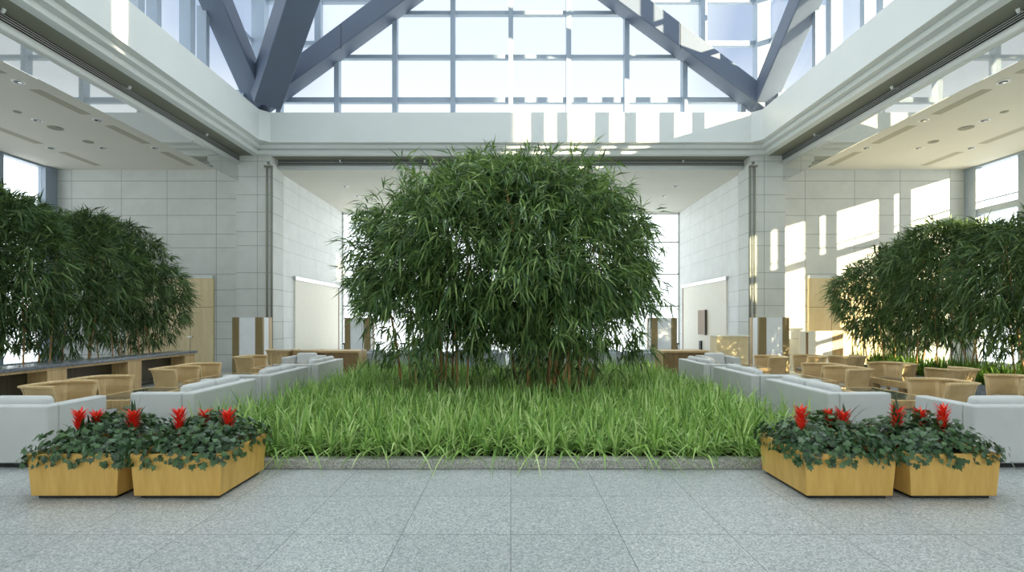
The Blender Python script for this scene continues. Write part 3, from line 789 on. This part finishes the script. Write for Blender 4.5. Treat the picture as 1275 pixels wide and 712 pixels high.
spots = [
 (-6.25, 6.86, 0, 'cane armchair in front of the counter, first beyond the planters'),
 (-6.25, 7.55, 0, 'cane armchair in front of the counter, second, close beside the first'),
 (-6.18, 9.13, 0, 'cane armchair in the second pair along the counter, nearer one'),
 (-6.18, 9.82, 0, 'cane armchair in the second pair along the counter, farther one'),
 (-6.3, 12.0, 0, 'single cane armchair in front of the striped screen on the counter side'),
 (-6.75, 14.6, math.pi / 2 * .9, 'small distant cane chair beside the stone pillar on the counter side'),
 (-5.95, 14.6, math.pi / 2, 'small distant cane chair just before the oak console on the counter side'),
 (6.25, 7.18, math.pi, 'large cane armchair on the sunny side behind the planters'),
 (6.2, 9.13, math.pi, 'cane armchair in the second pair on the sunny side, nearer one'),
 (6.2, 9.82, math.pi, 'cane armchair in the second pair on the sunny side, farther one'),
 (6.3, 12.0, math.pi, 'single cane armchair in front of the striped screen on the sunny side'),
 (7.95, 8.95, math.pi * .62, 'cane armchair turned from the viewer beside the fern, its back panels showing'),
 (7.75, 10.1, math.pi * 1.1, 'cane armchair by the dark granite trough, beside the upright post'),
 (7.85, 7.65, math.pi * .95, 'cane armchair cut off by the sunny side picture edge'),
 (7.35, 12.2, math.pi * .98, 'distant cane armchair before the low cream partition'),
 (8.2, 12.1, math.pi * .6, 'distant cane armchair beside the fern, back to the viewer'),
]
for i, (x, y, a, lb) in enumerate(spots):
    if i == 0: ch.location = (x, y, 0); ch.rotation_euler.z = a; ch['label'] = lb; ch['group'] = CG
    else: dup(ch, (x, y, 0), a, lb, CG)

# ------------------------------------------------------------------ low tables
def make_table(w, d, h, name='coffee_table'):
    t = thing(name, 'x', 'table')
    a, b = w / 2, d / 2
    MB().box(-a, a, -b, -b + .09, h - .1, h).box(-a, a, b - .09, b, h - .1, h).box(-a, -a + .09, -b + .09, b - .09, h - .1, h).box(a - .09, a, -b + .09, b - .09, h - .1, h).build('frame', M['oak'], t, bevel=.004)
    MB().box(-a + .092, a - .092, -b + .092, b - .092, h - .03, h + .004).build('glass_top', M['tabletop'], t)
    for (x, y) in ((-a + .075, -b + .075), (a - .075, -b + .075), (-a + .075, b - .075), (a - .075, b - .075)):
        MB().box(x - .07, x + .07, y - .07, y + .07, 0, h - .101).build('leg', M['oak'], t, bevel=.004)
    return t
tb = make_table(.72, 1.35, .5); TG = 'glass topped oak tables'
ts = [(-5.42, 7.3, 'glass topped oak table between the first cane chairs and the grey sofa, counter side'),
      (-5.38, 9.45, 'oak table before the second pair of cane chairs, counter side'),
      (-5.4, 11.75, 'oak table beside the single cane armchair, counter side'),
      (5.42, 7.3, 'glass topped oak table by the large cane armchair, sunny side'),
      (5.38, 9.45, 'oak table before the second pair of cane chairs, sunny side'),
      (5.4, 11.75, 'oak table beside the single cane armchair, sunny side'),
      (7.05, 8.75, 'oak table with a bright reflecting top, beside the chair with back panels showing')]
for i, (x, y, lb) in enumerate(ts):
    if i == 0: tb.location = (x, y, 0); tb['label'] = lb; tb['group'] = TG
    else: dup(tb, (x, y, 0), 0, lb, TG)

# ------------------------------------------------------------------ striped screens
def make_station():
    """front face at y=0, x from 0 to .9, depth .6; outer end at x=0"""
    t = thing('screen', 'x', 'screen'); h = 1.64
    for (x0, x1, y0, y1) in ((0, .2, 0, .1), (.68, .9, 0, .1), (.84, .9, .42, .6), (0, .1, .5, .6)):
        MB().box(x0, x1, y0, y1, 0, h).build('post', M['olive'] if y0 == 0 else M['oak'], t, bevel=.004)
    MB().box(.201, .679, .015, .06, .0, h - .005).build('panel', M['screen'], t)
    MB().box(.85, .885, .101, .419, .0, h - .005).build('panel', M['screen'], t)
    MB().box(.015, .06, .101, .499, .0, h - .005).build('panel', M['screen'], t)
    return t
sc_ = make_station(); GS = 'striped screens'
sc_.location = (-8.25, 14.86, 0); sc_['label'] = 'striped oak and pale screen before the shaded stone pillar'; sc_['group'] = GS
dup(sc_, (-5.83, 17.6, 0), 0, 'striped oak and pale screen behind the console on the counter side', GS)
def station_m(loc, lb):
    r = dup(sc_, loc, 0, lb, GS)
    r.scale = (-1, 1, 1); return r
station_m((8.25, 14.86, 0), 'striped oak and pale screen before the sunlit pillar')
station_m((5.83, 17.6, 0), 'striped oak and pale screen behind the console on the sunny side')

# ------------------------------------------------------------------ oak consoles at the far bed corners
for s in (-1, 1):
    w = .6
    t = thing('console', 'low oak console at the far bed corner on the ' + ('counter side' if s < 0 else 'sunny side'), 'console', (s * 4.57, 13.4, 0), 0, 'low oak consoles')
    MB().box(-w, w, -.34, .34, .71, .76).build('top', M['oak'], t, bevel=.004)
    MB().box(-w + .02, w - .02, -.30, .30, .0, .708).build('body', M['oakd'], t, bevel=.004)
    e0, e1 = sorted((-s * (w + .002), -s * (w + .03)))
    MB().box(e0, e1, -.34, .34, 0, .76).build('end_panel', M['oak'], t)

# objects by the sunny wall
t = thing('counter', 'waist high cream oak counter with a patch of sun, behind the grey armchair', 'counter', (6.45, 14.6, 0))
MB().box(-.46, .46, 0, .5, 0, 1.08).build('body', M['panel'], t, bevel=.005); MB().box(-.48, .48, -.02, .52, 1.081, 1.12).build('top', M['cream'], t, bevel=.004)
t = thing('partition', 'low cream partition with a dark slot and an oak end panel by the sunlit wall', 'partition', (9.55, 15.5, 0))
MB().box(-.6, .38, 0, .12, 0, 1.22).build('panel', M['cream'], t, bevel=.005)
MB().box(-.44, -.37, -.008, -.001, .1, 1.18).build('dark_slot', M['oakd'], t)
MB().box(.385, .72, 0, .14, 0, 1.24).build('end_panel', M['oak'], t, bevel=.004)
t = thing('framed_stand', 'slim oak framed stand with a white cylinder beside the cream partition', 'lamp', (10.62, 15.4, 0))  # framed stand holding a white cylinder, purpose unknown
MB().box(-.16, .16, -.14, .14, 0, .04).build('base', M['oak'], t, bevel=.004)
MB().box(-.15, -.12, -.02, .02, .041, 1.6).box(.12, .15, -.02, .02, .041, 1.6).box(-.2, .2, -.05, .05, 1.601, 1.66).build('frame', M['oak'], t)
MB().disc(0, 0, .75, 1.58, .07).build('stand_cylinder', M['cream'], t)
MB().tube([(0, 0, .041), (0, 0, .75)], .012).build('pole', M['chrome'], t)
t = thing('lounge_chair', 'charcoal lounge chair with slim black legs beside the sunlit fern', 'chair', (10.9, 14.55, 0), math.pi * .9)
MB().box(-.3, .3, -.3, .3, .36, .46).build('seat', M['darkfab'], t, bevel=.03)
m = MB().prism([(-.3, .47), (-.18, .47), (-.36, 1.02), (-.46, 1.02)], 'y', -.3, .3); m.build('backrest', M['darkfab'], t, bevel=.02)
for (x, y) in ((-.26, -.26), (.26, -.26), (-.26, .26), (.26, .26)): MB().tube([(x, y, .359), (x * 1.15, y * 1.15, 0)], .014).build('leg', M['black'], t)
# distant low black tables against the back window
for s in (-1, 1):
    for k, (x, lb) in enumerate(((6.2, 'outer'), (3.9, 'inner'))):
        t = thing('low_table', 'distant black low table by the back window, %s one on the %s' % (lb, 'counter side' if s < 0 else 'sunny side'), 'table', (s * x, 20.4, 0), 0, 'black tables by the back window')
        MB().box(-.55, .55, -.3, .3, .58, .63).build('tabletop', M['black'], t, bevel=.004)
        for (a, b) in ((-.48, -.24), (.48, -.24), (-.48, .24), (.48, .24)): MB().box(a - .02, a + .02, b - .02, b + .02, 0, .579).build('leg', M['black'], t)

# ------------------------------------------------------------------ wooden flower boxes
def ivy_leaf_verts():
    pts = [(0, 0), (.28, -.12), (.52, .08), (.36, .3), (.5, .58), (.2, .56), (0, 1.0), (-.2, .56), (-.5, .58), (-.36, .3), (-.52, .08), (-.28, -.12)]
    return np.array([(x, y, .0) for x, y in pts] + [(0, .35, .06)])
IV = ivy_leaf_verts()
def ivy(n, w, d, zt, r):
    """mound of lobed leaves over a box top of half sizes w,d at height zt, spilling over the rim"""
    Vs, Fs = [], []; tri = np.array([[12, i, (i + 1) % 12] for i in range(12)])
    for k in range(n):
        u, v = r.uniform(-1.13, 1.13), r.uniform(-1.13, 1.13)
        e = max(abs(u), abs(v))
        x, y = u * w, v * d
        lump = .05 * math.sin(7 * x + 1.3 * y) + .04 * math.sin(9 * y)
        z = zt + .035 + .15 * max(0, 1 - e ** 2.4) + lump * max(0, 1 - e) + r.uniform(-.08, .08)
        if e > 1.0: z = zt + r.uniform(-.09, .07)
        nrm = np.array([u * .55, v * .55 - .12, .75]) + r.normal(0, .33, 3)
        if e > 1.0: nrm += np.array([u * .9 * (abs(u) > 1), v * .9 * (abs(v) > 1), -.2])
        nrm /= np.linalg.norm(nrm)
        tdir = np.array([u, v, -.5]) + r.normal(0, .6, 3); tdir -= nrm * tdir.dot(nrm); tdir /= np.linalg.norm(tdir) + 1e-6
        sd = np.cross(tdir, nrm); s = r.uniform(.036, .066)
        P = np.array([x, y, z]) + s * (IV[:, :1] * sd + IV[:, 1:2] * tdir + IV[:, 2:3] * nrm)
        Fs.append(tri + 13 * k); Vs.append(P)
    return np.concatenate(Vs), np.concatenate(Fs)
def bromeliad(loc, label, hgt, strap):
    t = thing('bromeliad', label, 'flower', loc, 0, 'red bromeliads in the flower boxes')
    r = np.random.default_rng(int(abs(loc[0]) * 1000))
    n = 14 if strap else 8
    V, Q = blades(np.zeros(1), np.zeros(1), .1 if strap else .06, n, .24, .4 if strap else .28, .018, 1.1, r)
    np_mesh('leaves', V, Q, M['brom'], t)
    MB().tube([(0, 0, 0), (.004, 0, hgt * .55)], [.014, .012], 8).build('stem', M['red'], t, smooth=True)
    Vs, Fs = [], []; k = 0
    for lv in range(6):                             # overlapping pointed bracts, flaring like a vase
        for j in range(7):
            a = j * 2 * math.pi / 7 + lv * .55 + r.uniform(-.15, .15); z0 = hgt * (.42 + .07 * lv)
            L = .09 * r.uniform(.8, 1.15); op = .42 + .05 * lv + r.uniform(-.16, .16)
            d = np.array([math.cos(a) * op, math.sin(a) * op, 1 - op * .35]); d /= np.linalg.norm(d)
            s = np.array([-math.sin(a), math.cos(a), 0]); b = np.array([math.cos(a) * .012, math.sin(a) * .012, z0]); w = .0135
            o = np.array([math.cos(a), math.sin(a), 0])
            P = [b - s * w * .5, b + s * w * .5, b + d * L * .45 - s * w, b + d * L * .45 + o * .006, b + d * L * .45 + s * w, b + d * L + o * .012]
            Vs += P; Fs += [(k, k + 3, k + 2), (k, k + 1, k + 3), (k + 1, k + 4, k + 3), (k + 2, k + 3, k + 5), (k + 3, k + 4, k + 5)]; k += 6
    f = np_mesh('flower_spike', np.array(Vs), np.array(Fs), M['red'], t); f['label'] = 'red flower spike'
    return t
boxes = [(-3.82, 4.78, 'golden wooden flower box, outer one of the pair on the counter side', 'counter side', 'outer'),
         (-2.92, 4.78, 'golden wooden flower box beside the kerb on the counter side', 'counter side', 'inner'),
         (2.965, 4.78, 'golden wooden flower box beside the kerb on the sunny side', 'sunny side', 'inner'),
         (3.875, 4.78, 'golden wooden flower box, outer one of the pair on the sunny side', 'sunny side', 'outer')]
fl = {0: [(99, 523), (120, 523), (166, 523)], 1: [(223, 521), (256, 522), (284, 523)], 2: [(997, 519), (1033, 522), (1050, 523)], 3: [(1117, 520), (1146, 521), (1174, 518)]}
ords = ('first', 'second', 'third')
for i, (x, y, lb, side, io) in enumerate(boxes):
    t = thing('planter_box', lb + ', full of ivy', 'planter', (x, y, 0), 0, 'wooden flower boxes')
    b, tp = (-.375, .375, -.39, .39), (-.40, .40, -.405, .405); th = .025
    h = .40
    m = MB()
    # tapered box with real wall thickness
    def rect(q, z): return [(q[0], q[2], z), (q[1], q[2], z), (q[1], q[3], z), (q[0], q[3], z)]
    inn = lambda q: (q[0] + th, q[1] - th, q[2] + th, q[3] - th)
    vs = rect(b, .03) + rect(tp, h) + rect(inn(tp), h) + rect(inn(b), .06)
    fs = [(3, 2, 1, 0), (12, 13, 14, 15)]
    for o in (0, 4, 8): fs += [(o + k, o + (k + 1) % 4, o + 4 + (k + 1) % 4, o + 4 + k) for k in range(4)]
    m.add(vs, fs).build('box', M['planter'], t, bevel=.003)
    MB().box(-.34, .34, -.355, .355, 0, .029).build('toe_kick', M['black'], t)
    MB().box(-.35, .35, -.36, .36, .061, h - .05).build('soil', M['soil'], t)
    V, Fc = ivy(1250, .40, .41, h, np.random.default_rng(30 + i))
    np_mesh('ivy', V, Fc, M['ivy'], t)
    for k, (px, py) in enumerate(fl[i]):
        D = y - .08 + (.16 if k == 1 else 0); X = (px - CX) / F * D
        zf = H + (HY - py) / F * D                  # height of the spike's middle
        bromeliad((X, D, h - .05), 'red bromeliad, %s from outside in the %s flower box, %s' % (ords[k if i < 2 else 2 - k], io, side), (zf - (h - .05)) / .66, i == 3 or k == 2)

# ------------------------------------------------------------------ light
w = bpy.data.worlds.new('sky'); bpy.context.scene.world = w; w.use_nodes = True
nt = w.node_tree; bg = nt.nodes['Background']
tc = nt.nodes.new('ShaderNodeTexCoord'); sx = nt.nodes.new('ShaderNodeSeparateXYZ'); nt.links.new(tc.outputs['Generated'], sx.inputs[0])
rp = nt.nodes.new('ShaderNodeValToRGB'); e = rp.color_ramp.elements
e[0].position = .0; e[0].color = (.55, .56, .57, 1); e[1].position = .18; e[1].color = (.55, .57, .585, 1)
for p_, c_ in ((.34, (.235, .245, .26)), (.5, (.2, .215, .235)), (.6, (.22, .235, .25)), (.8, (.66, .69, .72))):
    q = e.new(p_); q.color = (*c_, 1)
nt.links.new(sx.outputs[2], rp.inputs[0])
# blue openings between the hazy clouds
ab = nt.nodes.new('ShaderNodeMath'); ab.operation = 'ABSOLUTE'; nt.links.new(sx.outputs[0], ab.inputs[0])
r2 = nt.nodes.new('ShaderNodeValToRGB'); e2 = r2.color_ramp.elements
e2[0].position = .29; e2[0].color = (0, 0, 0, 1); e2[1].position = .36; e2[1].color = (1, 1, 1, 1)
q = e2.new(.47); q.color = (1, 1, 1, 1); q = e2.new(.56); q.color = (.15, .15, .15, 1)
nt.links.new(ab.outputs[0], r2.inputs[0])
r3 = nt.nodes.new('ShaderNodeValToRGB'); e3 = r3.color_ramp.elements
e3[0].position = .34; e3[0].color = (0, 0, 0, 1); e3[1].position = .44; e3[1].color = (1, 1, 1, 1)
q = e3.new(.6); q.color = (1, 1, 1, 1); q = e3.new(.7); q.color = (0, 0, 0, 1)
nt.links.new(sx.outputs[2], r3.inputs[0])
ml = nt.nodes.new('ShaderNodeMath'); ml.operation = 'MULTIPLY'; nt.links.new(r2.outputs[0], ml.inputs[0]); nt.links.new(r3.outputs[0], ml.inputs[1])
mx = nt.nodes.new('ShaderNodeMix'); mx.data_type = 'RGBA'; nt.links.new(ml.outputs[0], mx.inputs[0]); nt.links.new(rp.outputs[0], mx.inputs[6]); mx.inputs[7].default_value = (.11, .13, .175, 1)
nt.links.new(mx.outputs[2], bg.inputs[0]); bg.inputs[1].default_value = 8.0
sun = bpy.data.lights.new('sun', 'SUN'); sun.energy = 44; sun.angle = math.radians(.6); sun.color = (1, .81, .52)
so = bpy.data.objects.new('sun', sun); C.objects.link(so)
so.rotation_euler = Vector((-1.14, 1, -.34)).to_track_quat('-Z', 'Y').to_euler()

# ------------------------------------------------------------------ camera
cam = bpy.data.cameras.new('camera'); co = bpy.data.objects.new('camera', cam); C.objects.link(co)
cam.sensor_width = 36; cam.lens = 36 * F / 1275; cam.shift_x = (637.5 - CX) / 1275; cam.shift_y = (HY - 356) / 1275
cam.clip_start = .05; cam.clip_end = 300
co.location = (0, 0, H); co.rotation_euler = (math.pi / 2, 0, 0)
S = bpy.context.scene; S.camera = co
S.view_settings.view_transform = 'Standard'; S.view_settings.look = 'None'; S.view_settings.gamma = 1
S.view_settings.use_curve_mapping = False; S.view_settings.exposure = -0.7
try:
    S.cycles.max_bounces = 10; S.cycles.transparent_max_bounces = 16; S.cycles.diffuse_bounces = 6
    S.cycles.sample_clamp_indirect = 6
except Exception: pass
bpy.context.view_layer.update()
